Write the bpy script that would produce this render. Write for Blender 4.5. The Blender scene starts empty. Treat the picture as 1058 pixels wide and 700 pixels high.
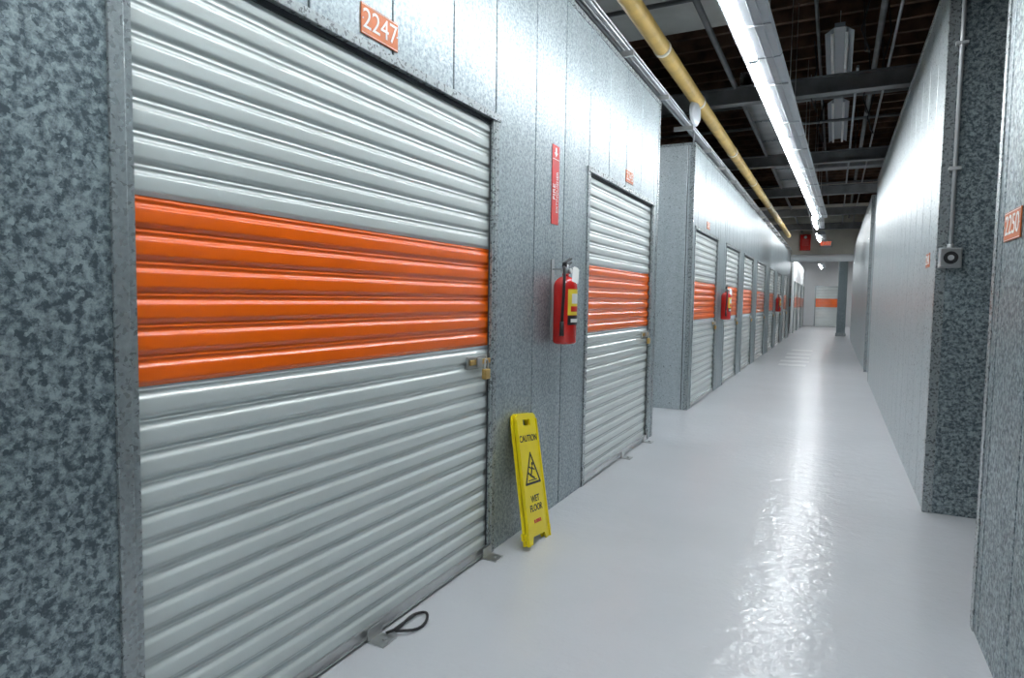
import bpy, bmesh, math, random
from mathutils import Matrix, Vector
random.seed(4)
sc = bpy.context.scene
sc.view_settings.view_transform = 'Standard'
sc.view_settings.look = 'None'
sc.view_settings.exposure = 0.22

# ------------------------------------------------------------ materials
def nmat(name):
    m = bpy.data.materials.new(name); m.use_nodes = True
    nt = m.node_tree
    return m, nt, nt.nodes['Principled BSDF']

def plain(name, col, rough=0.5, metal=0.0, coat=0.0, var=0.08, scale=12.0, bump=0.0, emit=0):
    m, nt, b = nmat(name)
    tc = nt.nodes.new('ShaderNodeNewGeometry')
    n = nt.nodes.new('ShaderNodeTexNoise'); n.inputs['Scale'].default_value = scale
    n.inputs['Detail'].default_value = 4
    nt.links.new(tc.outputs['Position'], n.inputs['Vector'])
    r = nt.nodes.new('ShaderNodeValToRGB')
    r.color_ramp.elements[0].position = 0.3; r.color_ramp.elements[1].position = 0.7
    r.color_ramp.elements[0].color = tuple(c * (1 - var) for c in col) + (1,)
    r.color_ramp.elements[1].color = tuple(min(1, c * (1 + var)) for c in col) + (1,)
    nt.links.new(n.outputs['Fac'], r.inputs['Fac'])
    nt.links.new(r.outputs['Color'], b.inputs['Base Color'])
    b.inputs['Roughness'].default_value = rough
    b.inputs['Metallic'].default_value = metal
    b.inputs['Coat Weight'].default_value = coat
    b.inputs['Coat Roughness'].default_value = 0.08
    if bump:
        bp = nt.nodes.new('ShaderNodeBump'); bp.inputs['Strength'].default_value = bump
        bp.inputs['Distance'].default_value = 0.01
        nt.links.new(n.outputs['Fac'], bp.inputs['Height'])
        nt.links.new(bp.outputs['Normal'], b.inputs['Normal'])
    return m

def emis(name, col, s):
    m, nt, b = nmat(name)
    b.inputs['Base Color'].default_value = tuple(col) + (1,)
    b.inputs['Emission Color'].default_value = tuple(col) + (1,)
    b.inputs['Emission Strength'].default_value = s
    return m

def galv(name, lo, hi, metal=0.6, rough=0.38, vs=75, ns=55, p0=.30, p1=.72, streak=0.0):
    m, nt, b = nmat(name)
    L = nt.links.new
    g = nt.nodes.new('ShaderNodeNewGeometry')
    v = nt.nodes.new('ShaderNodeTexVoronoi'); v.inputs['Scale'].default_value = vs
    n0 = nt.nodes.new('ShaderNodeTexNoise'); n0.inputs['Scale'].default_value = 40; n0.inputs['Detail'].default_value = 3
    mix = nt.nodes.new('ShaderNodeVectorMath'); mix.operation = 'MULTIPLY_ADD'
    mix.inputs[1].default_value = (0.03, 0.03, 0.03)
    L(g.outputs['Position'], n0.inputs['Vector'])
    L(n0.outputs['Color'], mix.inputs[0]); L(g.outputs['Position'], mix.inputs[2])
    L(mix.outputs[0], v.inputs['Vector'])
    sep = nt.nodes.new('ShaderNodeSeparateColor'); L(v.outputs['Color'], sep.inputs[0])
    n1 = nt.nodes.new('ShaderNodeTexNoise'); n1.inputs['Scale'].default_value = ns; n1.inputs['Detail'].default_value = 5
    n1.inputs['Roughness'].default_value = 0.7
    L(g.outputs['Position'], n1.inputs['Vector'])
    a = nt.nodes.new('ShaderNodeMath'); a.operation = 'MULTIPLY_ADD'
    L(sep.outputs[0], a.inputs[0]); a.inputs[1].default_value = 0.30
    sc1 = nt.nodes.new('ShaderNodeMath'); sc1.operation = 'MULTIPLY_ADD'
    L(n1.outputs['Fac'], sc1.inputs[0]); sc1.inputs[1].default_value = 1.5; sc1.inputs[2].default_value = -0.42
    L(sc1.outputs[0], a.inputs[2])
    last = a.outputs[0]
    if streak:
        mp = nt.nodes.new('ShaderNodeMapping'); mp.inputs['Scale'].default_value = (9, 9, .5)
        L(g.outputs['Position'], mp.inputs['Vector'])
        n3 = nt.nodes.new('ShaderNodeTexNoise'); n3.inputs['Scale'].default_value = 1.0; n3.inputs['Detail'].default_value = 3
        L(mp.outputs[0], n3.inputs['Vector'])
        s3 = nt.nodes.new('ShaderNodeMath'); s3.operation = 'MULTIPLY_ADD'
        L(n3.outputs['Fac'], s3.inputs[0]); s3.inputs[1].default_value = streak*2; s3.inputs[2].default_value = -streak
        s4 = nt.nodes.new('ShaderNodeMath'); s4.operation = 'ADD'; L(s3.outputs[0], s4.inputs[0]); L(last, s4.inputs[1])
        last = s4.outputs[0]
    r = nt.nodes.new('ShaderNodeValToRGB')
    r.color_ramp.elements[0].position = p0; r.color_ramp.elements[1].position = p1
    r.color_ramp.elements[0].color = tuple(lo) + (1,); r.color_ramp.elements[1].color = tuple(hi) + (1,)
    L(last, r.inputs['Fac']); L(r.outputs['Color'], b.inputs['Base Color'])
    rr = nt.nodes.new('ShaderNodeMapRange'); rr.inputs[3].default_value = rough - .06; rr.inputs[4].default_value = rough + .1
    L(sep.outputs[1], rr.inputs[0]); L(rr.outputs[0], b.inputs['Roughness'])
    b.inputs['Metallic'].default_value = metal
    n2 = nt.nodes.new('ShaderNodeTexNoise'); n2.inputs['Scale'].default_value = 2.2
    L(g.outputs['Position'], n2.inputs['Vector'])
    bp = nt.nodes.new('ShaderNodeBump'); bp.inputs['Strength'].default_value = 0.3; bp.inputs['Distance'].default_value = 0.02
    L(n2.outputs['Fac'], bp.inputs['Height']); L(bp.outputs['Normal'], b.inputs['Normal'])
    return m

M_galv = galv('galvanized_steel_spangled', (.085, .115, .132), (.41, .485, .505), .5)
M_galvm = galv('galvanized_steel_medium', (.19, .232, .252), (.50, .565, .585), .5, .36, 95, 60, .25, .82, .12)
M_galvf = galv('galvanized_steel_smooth', (.32, .37, .39), (.64, .69, .71), .45, .33, 110, 80, .1, .95, .24)
M_trim = galv('galvanized_trim', (.24, .27, .28), (.44, .48, .49), .6, .3, 110, 80, .1, .9)
M_seam = plain('seam_shadow_gap', (.05, .055, .06), .6, .4)
M_white = plain('door_paint_white', (.62, .67, .655), .24, 0.12, .35, .02, 3)
M_orange = plain('door_paint_orange', (.90, .135, .002), .26, 0.0, .25, .03, 3)
M_red = plain('extinguisher_red', (.62, .012, .008), .18, 0, .8, .03)
M_signred = plain('sign_red', (.66, .025, .018), .35)
M_black = plain('black_rubber', (.015, .015, .017), .45)
M_yel = plain('yellow_plastic', (.92, .73, .004), .35, 0, .2, .03)
M_lab = plain('label_yellow', (.85, .65, .05), .4)
M_paper = plain('paper_white', (.85, .85, .83), .6, var=.02)
M_brass = plain('brass', (.75, .5, .18), .28, .9)
M_steel = plain('zinc_steel', (.55, .56, .56), .3, .9)
M_plate = plain('number_plate_orange', (.58, .14, .03), .45, 0, .1, .1, 30)
M_box = plain('box_grey', (.50, .52, .53), .45, .3)
M_wood = plain('joist_dark_wood', (.10, .052, .032), .8, 0, 0, .5, 6, .2)
M_deck = plain('deck_dark_wood', (.055, .032, .022), .85, 0, 0, .5, 4)
M_beam = plain('beam_grey_paint', (.16, .165, .17), .5, .2, 0, .25, 5)
M_duct = plain('duct_grey', (.30, .31, .32), .4, .5, 0, .2, 4)
M_cream = plain('cream_plaster', (.74, .71, .62), .7, 0, 0, .1, 2)
M_plaster = plain('soffit_plaster', (.58, .58, .55), .75, 0, 0, .18, 2)
M_pipe = plain('pipe_yellow_insulation', (.52, .355, .10), .55, 0, .1, .22, 5, .2)
M_cond = plain('conduit', (.36, .38, .40), .35, .6)
M_fix = plain('fixture_enamel', (.34, .37, .40), .35, .0, .2, .03)
M_tube = emis('fluorescent_tube', (.94, .98, 1.0), 78)
M_exit = emis('exit_sign_face', (1, .12, .03), 1.2)
M_wall = plain('outer_wall_paint', (.55, .55, .53), .8, 0, 0, .06, 1)
M_endw = plain('end_wall_white', (.80, .82, .83), .5, 0, 0, .04, 1)
M_pale = plain('pale_floor_patch', (.80, .81, .82), .35, 0, .2, .1, 20)

def floor_mat():
    m, nt, b = nmat('floor_epoxy'); L = nt.links.new
    g = nt.nodes.new('ShaderNodeNewGeometry')
    n = nt.nodes.new('ShaderNodeTexNoise'); n.inputs['Scale'].default_value = 1.3; n.inputs['Detail'].default_value = 6
    L(g.outputs['Position'], n.inputs['Vector'])
    r = nt.nodes.new('ShaderNodeValToRGB')
    r.color_ramp.elements[0].position = .3; r.color_ramp.elements[1].position = .75
    r.color_ramp.elements[0].color = (.555, .57, .597, 1); r.color_ramp.elements[1].color = (.615, .63, .66, 1)
    L(n.outputs['Fac'], r.inputs['Fac']); L(r.outputs['Color'], b.inputs['Base Color'])
    b.inputs['Roughness'].default_value = .33
    b.inputs['Coat Weight'].default_value = .28; b.inputs['Coat Roughness'].default_value = .06
    n1 = nt.nodes.new('ShaderNodeTexNoise'); n1.inputs['Scale'].default_value = 13; n1.inputs['Detail'].default_value = 2
    L(g.outputs['Position'], n1.inputs['Vector'])
    n2 = nt.nodes.new('ShaderNodeTexNoise'); n2.inputs['Scale'].default_value = 55; n2.inputs['Detail'].default_value = 1
    L(g.outputs['Position'], n2.inputs['Vector'])
    ad = nt.nodes.new('ShaderNodeMath'); ad.operation = 'MULTIPLY_ADD'
    L(n2.outputs['Fac'], ad.inputs[0]); ad.inputs[1].default_value = .3; L(n1.outputs['Fac'], ad.inputs[2])
    bp = nt.nodes.new('ShaderNodeBump'); bp.inputs['Strength'].default_value = .5; bp.inputs['Distance'].default_value = .01
    L(ad.outputs[0], bp.inputs['Height'])
    L(bp.outputs['Normal'], b.inputs['Normal']); L(bp.outputs['Normal'], b.inputs['Coat Normal'])
    return m
M_floor = floor_mat()

# ------------------------------------------------------------ mesh builder
class MB:
    def __init__(s):
        s.bm = bmesh.new(); s.mats = []
    def mi(s, m):
        if m not in s.mats: s.mats.append(m)
        return s.mats.index(m)
    def box(s, a, b, m, bev=0.0):
        x0, x1 = sorted((a[0], b[0])); y0, y1 = sorted((a[1], b[1])); z0, z1 = sorted((a[2], b[2]))
        mx = Matrix.Translation(((x0+x1)/2, (y0+y1)/2, (z0+z1)/2)) @ Matrix.Diagonal((x1-x0, y1-y0, z1-z0, 1))
        r = bmesh.ops.create_cube(s.bm, size=1, matrix=mx)
        fs = set(f for v in r['verts'] for f in v.link_faces)
        i = s.mi(m)
        for f in fs: f.material_index = i
        if bev:
            es = set(e for v in r['verts'] for e in v.link_edges)
            rr = bmesh.ops.bevel(s.bm, geom=list(es), offset=bev, segments=2, affect='EDGES', profile=.5)
            for f in rr['faces']: f.material_index = i
    def prism(s, pts, z0, z1, m, mx=None):
        mx = mx or Matrix.Identity(4); i = s.mi(m)
        lo = [s.bm.verts.new(mx @ Vector((p[0], p[1], z0))) for p in pts]
        hi = [s.bm.verts.new(mx @ Vector((p[0], p[1], z1))) for p in pts]
        n = len(pts); fs = [s.bm.faces.new(list(reversed(lo))), s.bm.faces.new(hi)]
        for k in range(n): fs.append(s.bm.faces.new((lo[k], lo[(k+1) % n], hi[(k+1) % n], hi[k])))
        for f in fs: f.material_index = i
    def tube(s, pts, r, m, seg=12, closed=False):
        pts = [Vector(p) for p in pts]; i = s.mi(m); rings = []; up = None
        n = len(pts)
        for k, p in enumerate(pts):
            if closed: t = pts[(k+1) % n] - pts[k-1]
            else: t = pts[min(k+1, n-1)] - pts[max(k-1, 0)]
            t.normalize()
            if up is None:
                up = Vector((0, 0, 1)) if abs(t.z) < .9 else Vector((1, 0, 0))
            up = (up - t * up.dot(t)).normalized(); sd = t.cross(up)
            rad = r[k] if isinstance(r, (list, tuple)) else r
            rings.append([s.bm.verts.new(p + (up*math.cos(2*math.pi*j/seg) + sd*math.sin(2*math.pi*j/seg))*rad) for j in range(seg)])
        rng = range(n) if closed else range(n-1)
        for k in rng:
            A, B = rings[k], rings[(k+1) % n]
            for j in range(seg):
                f = s.bm.faces.new((A[j], A[(j+1) % seg], B[(j+1) % seg], B[j])); f.material_index = i; f.smooth = True
        if not closed:
            f = s.bm.faces.new(list(reversed(rings[0]))); f.material_index = i
            f = s.bm.faces.new(rings[-1]); f.material_index = i
    def lathe(s, prof, m, c=(0, 0, 0), seg=32):
        i = s.mi(m); rings = []
        for r, z in prof:
            rings.append([s.bm.verts.new((c[0]+max(r, 1e-4)*math.cos(2*math.pi*j/seg), c[1]+max(r, 1e-4)*math.sin(2*math.pi*j/seg), c[2]+z)) for j in range(seg)])
        for A, B in zip(rings, rings[1:]):
            for j in range(seg):
                f = s.bm.faces.new((A[j], A[(j+1) % seg], B[(j+1) % seg], B[j])); f.material_index = i; f.smooth = True
        s.bm.faces.new(list(reversed(rings[0]))).material_index = i
        s.bm.faces.new(rings[-1]).material_index = i
    def obj(s, name, parent=None, mx=None):
        bmesh.ops.recalc_face_normals(s.bm, faces=s.bm.faces)
        me = bpy.data.meshes.new(name); s.bm.to_mesh(me); s.bm.free()
        for m in s.mats: me.materials.append(m)
        o = bpy.data.objects.new(name, me); sc.collection.objects.link(o)
        if parent: o.parent = parent
        if mx is not None: o.matrix_local = mx
        return o

def empty(name, mx):
    e = bpy.data.objects.new(name, None); e.empty_display_size = .1
    sc.collection.objects.link(e); e.matrix_world = mx; return e
def frame(o, ex, ey, ez):
    m = Matrix.Identity(4)
    for i, v in enumerate((ex, ey, ez)):
        for r in range(3): m[r][i] = v[r]
    for r in range(3): m[r][3] = o[r]
    return m
def fr_left(x, y, z):  return frame((x, y, z), (0, 1, 0), (0, 0, 1), (1, 0, 0))
def fr_right(x, y, z): return frame((x, y, z), (0, -1, 0), (0, 0, 1), (-1, 0, 0))
def text(name, body, size, m, parent, loc, rot=0, ext=.0006, sx=1.0, bold=0.0):
    c = bpy.data.curves.new(name, 'FONT'); c.body = body; c.size = size
    c.align_x = 'CENTER'; c.align_y = 'CENTER'; c.extrude = ext; c.offset = bold
    c.materials.append(m)
    o = bpy.data.objects.new(name, c); sc.collection.objects.link(o)
    o.parent = parent; o.location = loc; o.rotation_euler = (0, 0, rot); o.scale = (sx, 1, 1)
    return o

# ------------------------------------------------------------ layout constants (metres)
XL, XR = -1.45, 0.525
HL, HR = 2.965, 3.15
DOOR_H = 2.075
Y0, Y1 = -3.0, 25.0
CZ = 4.7
LN, LF = 5.76, 7.33      # left side aisle
RN, RF = 2.95, 4.475     # right side aisle
RN2, RF2 = 11.6, 13.2

b = MB(); b.box((-9, -3.2, -.1), (8, 42, 0), M_floor); b.obj('floor')
b = MB()
b.box((-9, -3.2, CZ), (8, 42, CZ+.1), M_deck)
y = -2.8
while y < 41:
    b.box((-9, y, CZ-.26), (8, y+.06, CZ), M_wood); y += .42
b.obj('ceiling')
b = MB(); b.box((-9.1, -3.2, 0), (-9, 42, CZ), M_wall); b.obj('wall_outer_left')
b = MB(); b.box((8, -3.2, 0), (8.1, 42, CZ), M_wall); b.obj('wall_outer_right')
b = MB(); b.box((-9, -3.3, 0), (8, -3.2, CZ), M_wall); b.obj('wall_back')
# paler rectangular patches on the distant floor
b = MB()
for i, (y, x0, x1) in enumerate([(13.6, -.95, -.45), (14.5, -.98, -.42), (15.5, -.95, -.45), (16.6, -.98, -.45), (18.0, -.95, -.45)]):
    b.box((x0, y, 0), (x1, y+.42, .0012), M_pale)
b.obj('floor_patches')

PW = .41
def panels(b, fix, a0, a1, z0, z1, axis, sgn, phase=0.0, mat=None):
    th = .045; gap = .0045; mat = mat or M_galvf
    cuts = [a0]; c = math.floor((a0-phase)/PW)*PW + phase
    while c < a1 - .06:
        if c > a0 + .06: cuts.append(c)
        c += PW
    cuts.append(a1)
    if axis == 'y': b.box((fix - sgn*.012, a0, z0), (fix - sgn*th, a1, z1), M_seam)
    else: b.box((a0, fix - sgn*.012, z0), (a1, fix - sgn*th, z1), M_seam)
    for p, q in zip(cuts, cuts[1:]):
        p2, q2 = p+gap, q-gap
        if axis == 'y': b.box((fix, p2, z0), (fix - sgn*.014, q2, z1), mat, .003)
        else: b.box((p2, fix, z0), (q2, fix - sgn*.014, z1), mat, .003)

doorsL = [(.905, 2.683), (3.955, 5.60), (7.50, 9.11), (9.85, 11.3), (11.92, 13.4), (14.1, 15.95), (17.0, 18.4), (19.3, 20.9), (22.0, 23.6)]
openL = [(LN, LF)]
openR = [(RN, RF), (RN2, RF2)]

def side(name, X, sgn, doors, opens, phase, H):
    b = MB(); segs = []; cur = Y0
    for a, c in opens + [(Y1, None)]:
        segs.append((cur, a)); cur = c
    for s0, s1 in segs:
        ds = [d for d in doors if d[0] >= s0 and d[1] <= s1]
        p = s0
        for k, d in enumerate(ds):
            near = d[0] < 1.5
            panels(b, X, p, d[0], 0, H, 'y', sgn, .905 if near else phase, M_galv if near else M_galvm)
            panels(b, X, d[0], d[1], DOOR_H, H, 'y', sgn, phase, M_galvm)
            p = d[1]
        nr = sgn < 0 and s0 < 0
        panels(b, X, p, s1, 0, H, 'y', sgn, 2.83 if nr else phase, M_galv if nr else (M_galvm if sgn > 0 else M_galvf))
        b.box((X + sgn*.006, s0, H), (X - sgn*.055, s1, H+.03), M_trim)
    return b.obj(name)
side('wall_left', XL, 1, doorsL, openL, 2.72, HL)
side('wall_right', XR, -1, [], openR, RF, HR)

def cross(name, y, x0, x1, sgn, H, mat):
    b = MB(); panels(b, y, x0, x1, 0, H, 'x', sgn, x0, mat)
    b.box((x0, y+sgn*.004, H), (x1, y-sgn*.055, H+.03), M_trim)
    return b.obj(name)
cross('wall_side_aisle_left_near', LN, -8.9, XL-.046, 1, HL, M_galvf)
cross('wall_side_aisle_left_far', LF, -8.9, XL, -1, HL, M_galvf)
cross('wall_side_aisle_right_near', RN, XR+.046, 7.9, 1, HR, M_galv)
cross('wall_side_aisle_right_far', RF, XR, 7.9, -1, HR, M_galv)
cross('wall_side_aisle_right_near_2', RN2, XR+.046, 7.9, 1, HR, M_galv)
cross('wall_side_aisle_right_far_2', RF2, XR, 7.9, -1, HR, M_galvf)

b = MB()
for (x, yy, sg, sy, H) in [(XL, LN, 1, -1, HL), (XL, LF, 1, 1, HL), (XR, RN, -1, -1, HR), (XR, RF, -1, 1, HR), (XR, RN2, -1, -1, HR), (XR, RF2, -1, 1, HR)]:
    b.box((x+sg*.004, yy-sy*.003, 0), (x-sg*.002, yy+sy*.045, H), M_trim)
    b.box((x+sg*.004, yy-sy*.003, 0), (x-sg*.045, yy+sy*.002, H), M_trim)
b.obj('trim_1')

# ------------------------------------------------------------ roll-up doors
def ss(a, b_, t):
    t = min(1, max(0, (t-a)/(b_-a))); return t*t*(3-2*t)
def prof(fr):
    # rolled sheet: shallow convex crown, sharp shoulders, narrow valley with a small stiffening bead
    crown = ss(0, .18, fr)*(1-ss(.58, .76, fr))
    d = .0072*crown + .0018*math.sin(math.pi*min(1, max(0, fr/.76)))
    d += .0030*math.exp(-((fr-.88)/.035)**2)
    return d
def roll_door(idx, y0, y1, lock=True):
    e = empty('door_%d' % idx, Matrix.Translation((XL, (y0+y1)/2, 0)))
    w = (y1-y0)/2
    b = MB(); mw, mo = b.mi(M_white), b.mi(M_orange)
    n = 27; sub = 25; prev = None
    bx = -.024
    for k in range(n*sub+1):
        t = k/sub; z = .03 + t*(DOOR_H-.03)/n
        d = prof(t % 1.0)
        vs = [b.bm.verts.new((bx+d, s, z)) for s in (-w+.012, w-.012)]
        if prev:
            f = b.bm.faces.new((prev[0], prev[1], vs[1], vs[0])); f.smooth = True
            rib = int((k-.5)/sub)
            f.material_index = mo if 13 <= rib < 19 else mw
        prev = vs
    b.obj('curtain', e)
    b = MB()
    for s in (-1, 1):
        b.box((-.045, s*w, 0), (.004, s*(w-.012), DOOR_H), M_trim)
        b.box((-.008, s*(w-.012), 0), (.004, s*(w-.030), DOOR_H), M_trim)
        b.box((-.0095, s*(w-.012), 0), (-.0085, s*(w-.038), DOOR_H), M_seam)
        b.box((-.02, s*(w-.012), 0), (.0075, s*(w+.024), DOOR_H+.02), M_trim, .002)
    b.box((-.045, -w-.03, DOOR_H-.012), (.012, w+.03, DOOR_H+.022), M_trim, .002)
    b.box((-.045, -w, DOOR_H-.03), (-.009, w, DOOR_H-.012), M_seam)
    b.obj('door_frame', e)
    b = MB()
    b.box((-.034, -w+.02, .012), (-.006, w-.02, .045), M_steel, .002)
    b.box((-.030, -w+.02, 0), (-.010, w-.02, .012), M_black)
    b.box((-.006, -w+.02, .012), (.006, w-.02, .016), M_steel)
    b.obj('bottom_bar', e)
    if lock:
        b = MB()
        yy = w-.15; zz = .925
        b.box((-.016, yy-.075, zz-.008), (-.006, yy+.105, zz+.048), M_steel, .003)
        b.box((-.006, yy-.06, zz+.008), (.003, yy+.125, zz+.032), M_brass, .003)
        b.box((.003, yy-.015, zz), (.011, yy+.03, zz+.04), M_steel, .002)
        for q in (-.06, .09):
            b.tube([(-.008, yy+q, zz+.038), (-.002, yy+q, zz+.038)], .006, M_steel, 8)
        b.obj('slide_latch', e)
        b = MB()
        c = yy+.055
        b.box((.006, c-.024, zz-.062), (.028, c+.024, zz-.014), M_brass, .005)
        b.tube([(.017, c-.015, zz-.018), (.017, c-.015, zz+.012), (.017, c-.009, zz+.026), (.017, c, zz+.031),
                (.017, c+.009, zz+.026), (.017, c+.015, zz+.012), (.017, c+.015, zz-.018)], .0045, M_steel, 8)
        b.obj('padlock', e)
    return e
for i, (a, c) in enumerate(doorsL): roll_door(i+1, a, c)

def bracket(y):
    e = empty('door_floor_bracket', Matrix.Translation((XL+.02, y, 0)))
    b = MB(); b.box((-.03, -.05, 0), (.06, .03, .006), M_steel, .001)
    b.box((-.012, -.05, .006), (-.006, .03, .05), M_steel, .001)
    b.tube([(.035, -.01, .006), (.035, -.01, .013)], .009, M_steel, 8)
    b.obj('plate', e)
for y in (1.80, 2.64, 4.85, 5.50): bracket(y)
b = MB()
pts = []
for k in range(25):
    a = k/24*2*math.pi*1.05
    pts.append((-1.375 + .035*math.cos(a+2.4)+.01*math.sin(2*a), 1.935+.085*math.sin(a+2.4), .012+.004*math.sin(3*a)))
b.tube([(-1.41, 1.82, .014), (-1.40, 1.85, .014)] + pts, .0055, M_black, 8); b.obj('cable_loop')

def plate(mx, txt, w, h):
    e = empty('unit_number_plate', mx)
    b = MB(); b.box((-w/2, -h/2, 0), (w/2, h/2, .004), M_plate, .0012)
    for sx in (-1, 1):
        b.prism([(sx*(w/2-.008)+.003*math.cos(t), .003*math.sin(t)) for t in [k*math.pi/4 for k in range(8)]], .004, .0055, M_steel)
    b.box((-w/2+.003, h/2-.005, .004), (w/2-.003, h/2-.0035, .0046), M_paper)
    b.box((-w/2+.003, -h/2+.0035, .004), (w/2-.003, -h/2+.005, .0046), M_paper)
    b.obj('plate', e)
    text('digits', txt, h*.95, M_paper, e, (0, 0, .0046))
plate(fr_left(XL+.001, 1.823, 2.167), '2247', .20, .10)
plate(fr_left(XL+.001, 4.85, 2.18), '2245', .19, .09)
plate(fr_right(XR-.001, 2.68, 1.51), '2250', .22, .10)
plate(fr_right(XR-.001, 4.86, 1.52), '2248', .17, .09)
plate(fr_left(XL+.001, 8.3, 2.18), '2243', .19, .09)

e = empty('fire_extinguisher_sign', fr_left(XL+.001, 3.40, 1.886))
b = MB(); b.box((-.05, -.222, 0), (.05, .222, .003), M_signred, .001)
b.box((-.045, .142, .003), (.045, .145, .0036), M_paper)
b.prism([(0, .155), (.025, .18), (.01, .18), (.01, .208), (-.01, .208), (-.01, .18), (-.025, .18)], .003, .0036, M_paper)
b.obj('plate', e)
text('lettering', 'FIRE', .05, M_paper, e, (-.02, -.04, .0036), math.pi/2)
text('lettering_2', 'EXTINGUISHER', .036, M_paper, e, (.022, -.04, .0036), math.pi/2, sx=.95)

def extinguisher(y):
    z0 = .985
    e = empty('fire_extinguisher', Matrix.Translation((XL+.085, y, z0)))
    b = MB(); R = .068
    pf = [(.05, 0), (.062, .004), (R, .016), (R, .325)]
    for k in range(1, 9):
        a = k/8*math.pi/2*.86
        pf.append((R*math.cos(a), .325+.062*math.sin(a)))
    pf += [(.02, .39), (.02, .398)]
    b.lathe(pf, M_red); b.obj('cylinder', e)
    b = MB()
    def band(z0, z1, a0, a1, m, r=R+.0008):
        pr = None; ii = b.mi(m)
        for k in range(17):
            a = math.radians(a0 + (a1-a0)*k/16)
            vs = [b.bm.verts.new((r*math.cos(a), r*math.sin(a), z)) for z in (z0, z1)]
            if pr: b.bm.faces.new((pr[0], vs[0], vs[1], pr[1])).material_index = ii
            pr = vs
    band(.165, .31, -55, 60, M_lab); band(.11, .162, -55, 60, M_black)
    band(.23, .285, -35, 10, M_paper, R+.0014); band(.185, .215, -40, 50, M_signred, R+.0014); band(.125, .145, -40, 50, M_paper, R+.0014)
    b.obj('label', e)
    b = MB()
    b.lathe([(.017, .396), (.019, .40), (.019, .425), (.014, .432), (.014, .45)], M_steel, seg=20)
    b.box((-.012, -.025, .435), (.012, .012, .458), M_black, .002)
    mx = Matrix.Translation((0, -.005, .458)) @ Matrix.Rotation(math.radians(18), 4, 'X')
    b.prism([(-.011, -.01), (.011, -.01), (.009, .085), (-.009, .085)], 0, .007, M_black, mx)
    b.prism([(-.010, 0), (.010, 0), (.008, .08), (-.008, .08)], -.022, -.015, M_black, mx)
    b.tube([(.019, 0, .412), (.034, 0, .412)], .015, M_steel, 16)
    b.tube([(.0342, 0, .412), (.0352, 0, .412)], .0125, M_paper, 16)
    b.obj('valve_and_handle', e)
    b = MB()
    b.tube([(0, -.018, .425), (.01, -.05, .432), (.022, -.074, .41), (.026, -.082, .36), (.022, -.080, .26), (.016, -.078, .18), (.014, -.078, .13)], .0085, M_black, 10)
    b.tube([(.014, -.078, .13), (.014, -.078, .09), (.014, -.078, .05)], [.011, .011, .014], M_black, 12)
    b.obj('hose', e)
    b = MB()
    mx = Matrix.Translation((.05, .03, .435)) @ Matrix.Rotation(math.radians(60), 4, 'Z') @ Matrix.Rotation(math.radians(68), 4, 'X')@ Matrix.Rotation(math.radians(-20), 4, 'Z')
    b.prism([(-.022, -.10), (.022, -.10), (.022, -.012), (.012, 0), (-.012, 0), (-.022, -.012)], 0, .0012, M_paper, mx)
    b.tube([(.014, 0, .42), (.03, .015, .432), (.05, .03, .433)], .001, M_paper, 6)
    b.obj('inspection_tag', e)
    b = MB()
    b.box((-.084, -.02, .02), (-.078, .02, .48), M_steel, .001)
    b.box((-.084, -.01, .42), (-.018, .01, .426), M_steel)
    b.obj('wall_bracket', e)
for y in (3.38, 9.42, 18.85): extinguisher(y)

# caution sign
top = Vector((XL+.025, 2.985, .640)); bot = Vector((XL+.155, 2.912, .006))
ey = (top-bot).normalized(); n = Vector((1, .0, 0)); ez = (n - ey*n.dot(ey)).normalized(); ex = ey.cross(ez)
e = empty('wet_floor_sign', frame(bot, ex, ey, ez))
Ls = (top-bot).length
def sign_panel(name, zoff, yoff, emp):
    b = MB(); w0, w1 = .135, .120
    h0, h1, hx = Ls-.062, Ls-.032, .042
    lowT = [(-w0, 0), (-w0*.62, 0), (-w0*.5, .035), (w0*.5, .035), (w0*.62, 0), (w0, 0), (w0-.004, .06), (w1+.006, h0), (-w1-.006, h0), (-w0+.004, .06)]
    b.prism(lowT, 0, .009, M_yel)
    b.prism([(-w1-.006, h0), (-hx, h0), (-hx, h1), (-w1, h1)], 0, .009, M_yel)
    b.prism([(hx, h0), (w1+.006, h0), (w1, h1), (hx, h1)], 0, .009, M_yel)
    b.prism([(-w1, h1), (w1, h1), (w1-.006, Ls-.012), (w1-.03, Ls), (-w1+.03, Ls), (-w1+.006, Ls-.012)], 0, .009, M_yel)
    for s in (-1, 1):
        b.prism([(s*(w0-.002), .0), (s*(w0-.012), 0), (s*(w1-.008), Ls-.03), (s*(w1+.001), Ls-.03)][::s], .009, .015, M_yel)
    b.prism([(w0-.006, .035), (w0+.012, .03), (w0+.012, .062), (w0-.008, .068)], 0, .010, M_yel)
    b.prism([(-w0+.006, .035), (-w0-.012, .03), (-w0-.012, .062), (-w0+.008, .068)][::-1], 0, .010, M_yel)
    return b.obj(name, emp, Matrix.Translation((0, yoff, zoff)))
sign_panel('front_panel', 0, 0, e); sign_panel('back_panel', -.022, .002, e)
b = MB()
for s in (-1, 1): b.tube([(s*.06, Ls-.012, -.012), (s*.085, Ls-.012, -.012)], .012, M_yel, 10)
b.obj('hinge', e)
text('caution_text', 'CAUTION', .047, M_black, e, (0, Ls-.13, .0095), bold=.0006)
text('wet_text', 'WET', .046, M_black, e, (0, .215, .0095), bold=.0008)
text('floor_text', 'FLOOR', .046, M_black, e, (0, .17, .0095), bold=.0008)
text('small_text', 'RUBBER', .024, M_signred, e, (0, .105, .0095), bold=.0008)
b = MB(); cy = .36
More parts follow.
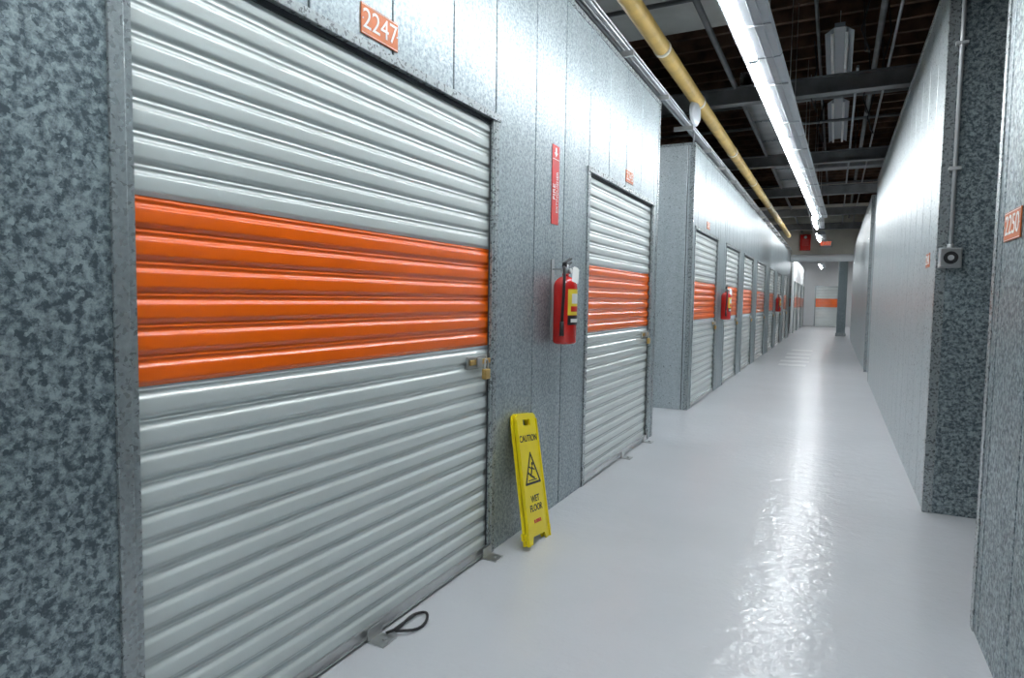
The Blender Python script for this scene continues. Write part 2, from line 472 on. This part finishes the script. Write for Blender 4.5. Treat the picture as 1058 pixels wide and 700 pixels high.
def ln(p, q, w, m=M_black, z=.0095):
    p = Vector(p); q = Vector(q); d = (q-p).normalized(); nn = Vector((-d.y, d.x))*w/2
    p2, q2 = p-d*w*.4, q+d*w*.4
    b.prism([p2-nn, q2-nn, q2+nn, p2+nn], z-.001, z+.0008, m)
A, B_, C = (-.085, cy-.065), (.085, cy-.065), (0, cy+.085)
ln(A, B_, .012); ln(B_, C, .012); ln(C, A, .012)
ln((-.018, cy-.028), (.004, cy+.012), .013); ln((-.018, cy-.028), (.02, cy-.042), .01); ln((-.018, cy-.028), (-.045, cy-.012), .01)
ln((.004, cy+.008), (.03, cy+.0), .007); ln((.0, cy+.006), (-.026, cy+.016), .007); ln((-.05, cy-.05), (.045, cy-.05), .005)
b.prism([(.010+.01*math.cos(k*math.pi/6), cy+.030+.01*math.sin(k*math.pi/6)) for k in range(12)], .0085, .0103, M_black)
b.obj('slipping_person_pictogram', e)

# outlet box + conduit
e = empty('electrical_outlet_box', Matrix.Translation((.585, RF, 1.51)))
b = MB()
b.box((-.055, -.05, -.057), (.055, -.001, .057), M_box, .004)
b.box((-.05, -.054, -.052), (.05, -.05, .052), M_steel, .002)
b.tube([(0, -.054, 0), (0, -.060, 0)], .036, M_black, 20)
b.tube([(0, -.060, 0), (0, -.063, 0)], .016, M_box, 16)
b.obj('box', e)
b = MB()
b.tube([(0, -.022, .057), (0, -.022, 2.6)], .0115, M_box, 12)
b.tube([(0, -.022, .057), (0, -.022, .08)], .017, M_box, 12)
for z in (.5, 1.2): b.box((-.03, -.034, z), (.03, -.001, z+.02), M_box, .002)
b.obj('conduit', e)

# ------------------------------------------------------------ fluorescent fixtures
def fixture(p0, p1, lit=True, hang=True, twin=False):
    """strip light: enamel ballast channel with the tube carried beside it under a reflector flange"""
    p0 = Vector(p0); p1 = Vector(p1); L = (p1-p0).length
    d = (p1-p0).normalized(); up = Vector((0, 0, 1)); sd = d.cross(up).normalized(); up = sd.cross(d)
    e = empty('fluorescent_light_fixture', frame(p0, sd, d, up))
    b = MB(); mx = frame((0, 0, 0), (1, 0, 0), (0, 0, 1), (0, -1, 0))
    if twin:
        out = [(-.14, 0), (-.05, .06), (-.05, .10), (.05, .10), (.05, .06), (.14, 0), (.135, 0), (.045, .052), (-.045, .052), (-.135, 0)]
    else:
        out = [(-.125, .022), (-.095, .05), (-.035, .05), (-.030, -.004), (.02, -.004), (.024, -.012), (.028, -.004), (.07, -.004), (.074, -.012), (.078, -.004), (.12, -.002), (.135, .015), (.095, .09), (-.03, .09), (-.10, .062), (-.135, .024)]
    b.prism(out, -L, 0, M_fix, mx)
    if twin:
        for s in (-1, 1):
            for yy in (.01, L-.03): b.box((s*.07-.012, yy, .0), (s*.07+.012, yy+.02, .045), M_fix, .002)
    else:
        for yy in (.002, L/2-.012, L-.022):
            b.box((-.092, yy, -.022), (-.03, yy+.02, .05), M_fix, .002)
        for yy in (.6, 1.8):
            if yy < L: b.box((-.03, yy, -.016), (.125, yy+.012, -.004), M_cond)
    b.obj('reflector_housing', e)
    b = MB()
    for s in ((-1, 1) if twin else (-1,)):
        x = s*(.07 if twin else .064)
        nseg = max(1, round(L/1.22)); sl = (L-.044)/nseg
        for q in range(nseg):
            b.tube([(x, .023+q*sl, -.002), (x, .023+(q+1)*sl-.004, -.002)], .0175, M_tube if lit else M_paper, 12)
    b.obj('tubes', e)
    if hang:
        b = MB()
        for yy in (.3, L-.3): b.tube([(0, yy, .09), (0, yy, CZ-.26-p0.z)], .004, M_steel, 6)
        b.obj('hanger_rods', e)
def rowx(y): return -.55 + (y-4.09)*(.22/10.5)
yy = -2.3; seg = 2.42
while yy < 14.0:
    fixture((rowx(yy), yy, 2.97), (rowx(yy+seg-.02), yy+seg-.02, 2.97)); yy += seg
fixture((-.45, 17.0, 3.25), (-.45, 19.4, 3.25)); fixture((-.45, 21.0, 3.25), (-.45, 23.4, 3.25))  # two fixtures added to brighten the far end of the corridor
fixture((-.07, 7.75, 4.1), (-.07, 10.1, 4.1), False, True, True); fixture((-.07, 10.4, 4.1), (-.07, 12.9, 4.1), False, True, True)
fixture((-2.4, 6.5, 3.2), (-4.8, 6.5, 3.2)); fixture((1.6, 12.4, 3.2), (4.0, 12.4, 3.2))  # left aisle fixture is added, to brighten the aisle's far wall face
fixture((-.9, 26.0, 3.0), (-.9, 29.6, 3.0)); fixture((.3, 28.6, 3.0), (.3, 32.6, 3.0)); fixture((-.6, 33, 3.0), (-.6, 36.5, 3.0))

# ------------------------------------------------------------ overhead structure
b = MB()
for y in (7.8, 11.6, 15.0, 18.5, 22.0):
    b.box((-8.9, y, 3.50), (7.9, y+.14, 3.515), M_beam); b.box((-8.9, y, 3.675), (7.9, y+.14, 3.69), M_beam)
    b.box((-8.9, y+.062, 3.515), (7.9, y+.078, 3.675), M_beam)
b.obj('steel_cross_beams')
b = MB()
for y in (16.5, 19.8, 23.2): b.box((-8.9, y, 3.75), (7.9, y+.22, 3.95), M_cream)
b.obj('cream_cross_beams')
b = MB(); b.box((-4.5, 2.6, 4.15), (-.75, 7.2, 4.30), M_plaster); b.box((-.85, 2.6, 4.0), (-.75, 7.2, 4.15), M_plaster)
b.box((-4.5, 5.2, 3.98), (-.85, 5.4, 4.15), M_plaster)
b.obj('plaster_soffit')
b = MB()
b.box((-1.15, 8.6, 3.80), (-.75, 16.2, 4.08), M_duct, .006)
for q in (8.6, 9.8, 11.0, 12.2, 13.4, 14.6, 15.8): b.box((-1.175, q, 3.775), (-.725, q+.04, 4.105), M_trim, .003)
b.box((-.75, 13.9, 3.84), (7.0, 14.2, 4.04), M_duct, .006)
b.obj('ventilation_duct')

b = MB()
pp = [(-1.37, -3.0, 3.335)] + [(-1.37, q, 3.335) for q in range(0, 24, 2)]
b.tube(pp, .068, M_pipe, 20)
for q in (1.0, 3.5, 5.4, 7.0, 9.5, 12, 15, 18):
    b.tube([(-1.37, q, 3.335), (-1.37, q+.05, 3.335)], .073, M_cream, 20)
b.obj('insulated_pipe')
b = MB()
for (x, z, r) in [(-1.475, 3.06, .016), (-1.44, 3.075, .012), (-1.41, 3.05, .009), (-1.50, 3.12, .02), (-1.53, 3.20, .025), (-1.45, 3.135, .01)]:
    b.tube([(x, -3, z), (x, 24.8, z)], r, M_cond, 10)
q = -2.0
while q < 24:
    b.box((-1.57, q, 3.0), (-1.37, q+.03, 3.04), M_steel); q += 1.1
b.obj('conduit_rack')
b = MB()
b.tube([(.30, -3, 4.0), (.30, 24.8, 4.0)], .03, M_beam, 12)
b.tube([(-.3, -3, 4.38), (-.3, 24.8, 4.38)], .02, M_beam, 10)
b.tube([(.12, 8, 3.8), (.12, 24.8, 3.8)], .016, M_cond, 10)
b.tube([(-.66, -3, 3.62), (-.66, 24.8, 3.42)], .018, M_cond, 10)
b.tube([(.42, -3, 3.85), (.42, 24.8, 3.85)], .014, M_cond, 10)
b.tube([(-1.12, -3, 3.70), (-1.12, 24.8, 3.70)], .028, M_beam, 10)
for y in (5.9, 9.4, 10.6, 13.2, 16.0): b.tube([(-8, y, 3.9), (7, y, 3.9)], .022, M_beam, 10)
for (x, y) in [(.15, 6.9), (.24, 9.2), (-.35, 8.8), (.2, 12), (-.3, 10.5), (.38, 8.0), (.33, 10.2)]:
    b.tube([(x, y, 4.43), (x+.04, y, 4.1), (x-.03, y+.05, 3.8), (x+.05, y+.1, 3.6), (x+.02, y+.5, 3.75), (x, y+1.0, 4.43)], .008, M_black, 6)
b.obj('overhead_pipes_and_cables')

e = empty('convex_mirror', Matrix.Translation((-1.38, 6.85, 3.17)))
b = MB()
pf = [(.12, 0), (.13, .006), (.13, .014), (.118, .02)] + [(.118*math.cos(k/8*math.pi/2), .02+.03*math.sin(k/8*math.pi/2)) for k in range(1, 9)]
b.lathe(pf, M_fix, seg=36)
b.obj('mirror_dome', e, Matrix.Rotation(math.radians(-12), 4, 'Z') @ Matrix.Rotation(math.radians(90), 4, 'Y'))
b = MB(); b.tube([(-.0, .0, 0), (-.05, .3, -.1), (-.095, .505, -.22)], .008, M_steel, 8); b.obj('arm', e)

# ------------------------------------------------------------ corridor end
b = MB()
b.box((-8.9, 25.0, 2.75), (7.9, 25.2, CZ-.26), M_cream)
b.box((-8.9, 25.0, 0), (XL-.05, 25.2, 2.75), M_endw); b.box((XR+.05, 25.0, 0), (7.9, 25.2, 2.75), M_endw)
b.obj('wall_end_lintel')
b = MB(); b.tube([(-3, 24.8, 2.80), (3, 24.8, 2.80)], .13, M_endw, 16); b.obj('white_crossing_duct')
e = empty('exit_sign', frame((-.35, 24.98, 3.3), (1, 0, 0), (0, 0, 1), (0, -1, 0)))
b = MB(); b.box((-.2, -.12, 0), (.2, .12, .05), M_fix, .005); b.box((-.18, -.10, .05), (.18, .10, .053), M_paper); b.obj('housing', e)
text('lettering', 'EXIT', .17, M_exit, e, (0, 0, .054))
e = empty('fire_alarm_box', Matrix.Translation((-1.0, 24.95, 3.35)))
b = MB(); b.box((-.17, -.12, -.28), (.17, .04, .28), M_red, .015); b.box((-.10, -.135, -.12), (.10, -.12, .12), M_signred, .01)
b.tube([(0, -.12, .18), (0, -.14, .18)], .05, M_paper, 16); b.obj('box', e)
b = MB(); b.box((-8.9, 38, 0), (7.9, 38.2, CZ), M_endw); b.obj('wall_end')
b = MB(); b.box((XL-.10, 27.6, 0), (XL-.035, 38, HL), M_endw); b.box((XL-.10, 27.6, HL), (XL-.03, 38, HL+.04), M_trim); b.obj('wall_lobby_left')
for i, (a, c) in enumerate([(28.2, 30.6), (31.2, 33.8), (34.6, 37.2)]): roll_door(13+i, a, c, False)
b = MB()
b.box((.10, 27.0, 0), (.40, 27.3, CZ-.26), M_galv, .01); b.box((.07, 26.97, 0), (.43, 27.33, .12), M_trim, .01)
b.obj('column')
def end_door(idx, x0, x1):
    e = empty('door_%d' % idx, Matrix.Translation(((x0+x1)/2, 38, 0))); w = (x1-x0)/2
    b = MB(); mw, mo = b.mi(M_white), b.mi(M_orange); prev = None
    for k in range(27*8+1):
        t = k/8; z = .03+t*(DOOR_H-.03)/27; d = prof(t % 1)
        vs = [b.bm.verts.new((s, -.008-d, z)) for s in (-w, w)]
        if prev:
            f = b.bm.faces.new((prev[0], prev[1], vs[1], vs[0])); f.smooth = True
            f.material_index = mo if 13 <= int((k-.5)/8) < 19 else mw
        prev = vs
    b.obj('curtain', e)
    b = MB()
    for s in (-1, 1): b.box((s*w, -.04, 0), (s*(w+.05), -.001, DOOR_H+.05), M_trim)
    b.box((-w, -.04, DOOR_H), (w, -.001, DOOR_H+.05), M_trim); b.obj('door_frame', e)
end_door(10, -.9, .5); end_door(11, -3.4, -1.9); end_door(12, 2, 3.4)

# ------------------------------------------------------------ world + camera
w = bpy.data.worlds.new('world'); sc.world = w; w.use_nodes = True
w.node_tree.nodes['Background'].inputs[0].default_value = (.8, .85, .9, 1)
w.node_tree.nodes['Background'].inputs[1].default_value = .05

cd = bpy.data.cameras.new('camera'); cam = bpy.data.objects.new('camera', cd); sc.collection.objects.link(cam)
cd.sensor_width = 36; cd.sensor_fit = 'HORIZONTAL'; cd.lens = 660/1058*36; cd.clip_start = .05
yaw = math.radians(26.69); pitch = math.radians(-3.65); roll = math.radians(.87)
cam.matrix_world = Matrix.Translation((0, 0, 1.24)) @ Matrix.Rotation(yaw, 4, 'Z') @ Matrix.Rotation(math.pi/2+pitch, 4, 'X') @ Matrix.Rotation(roll, 4, 'Z')
sc.camera = cam
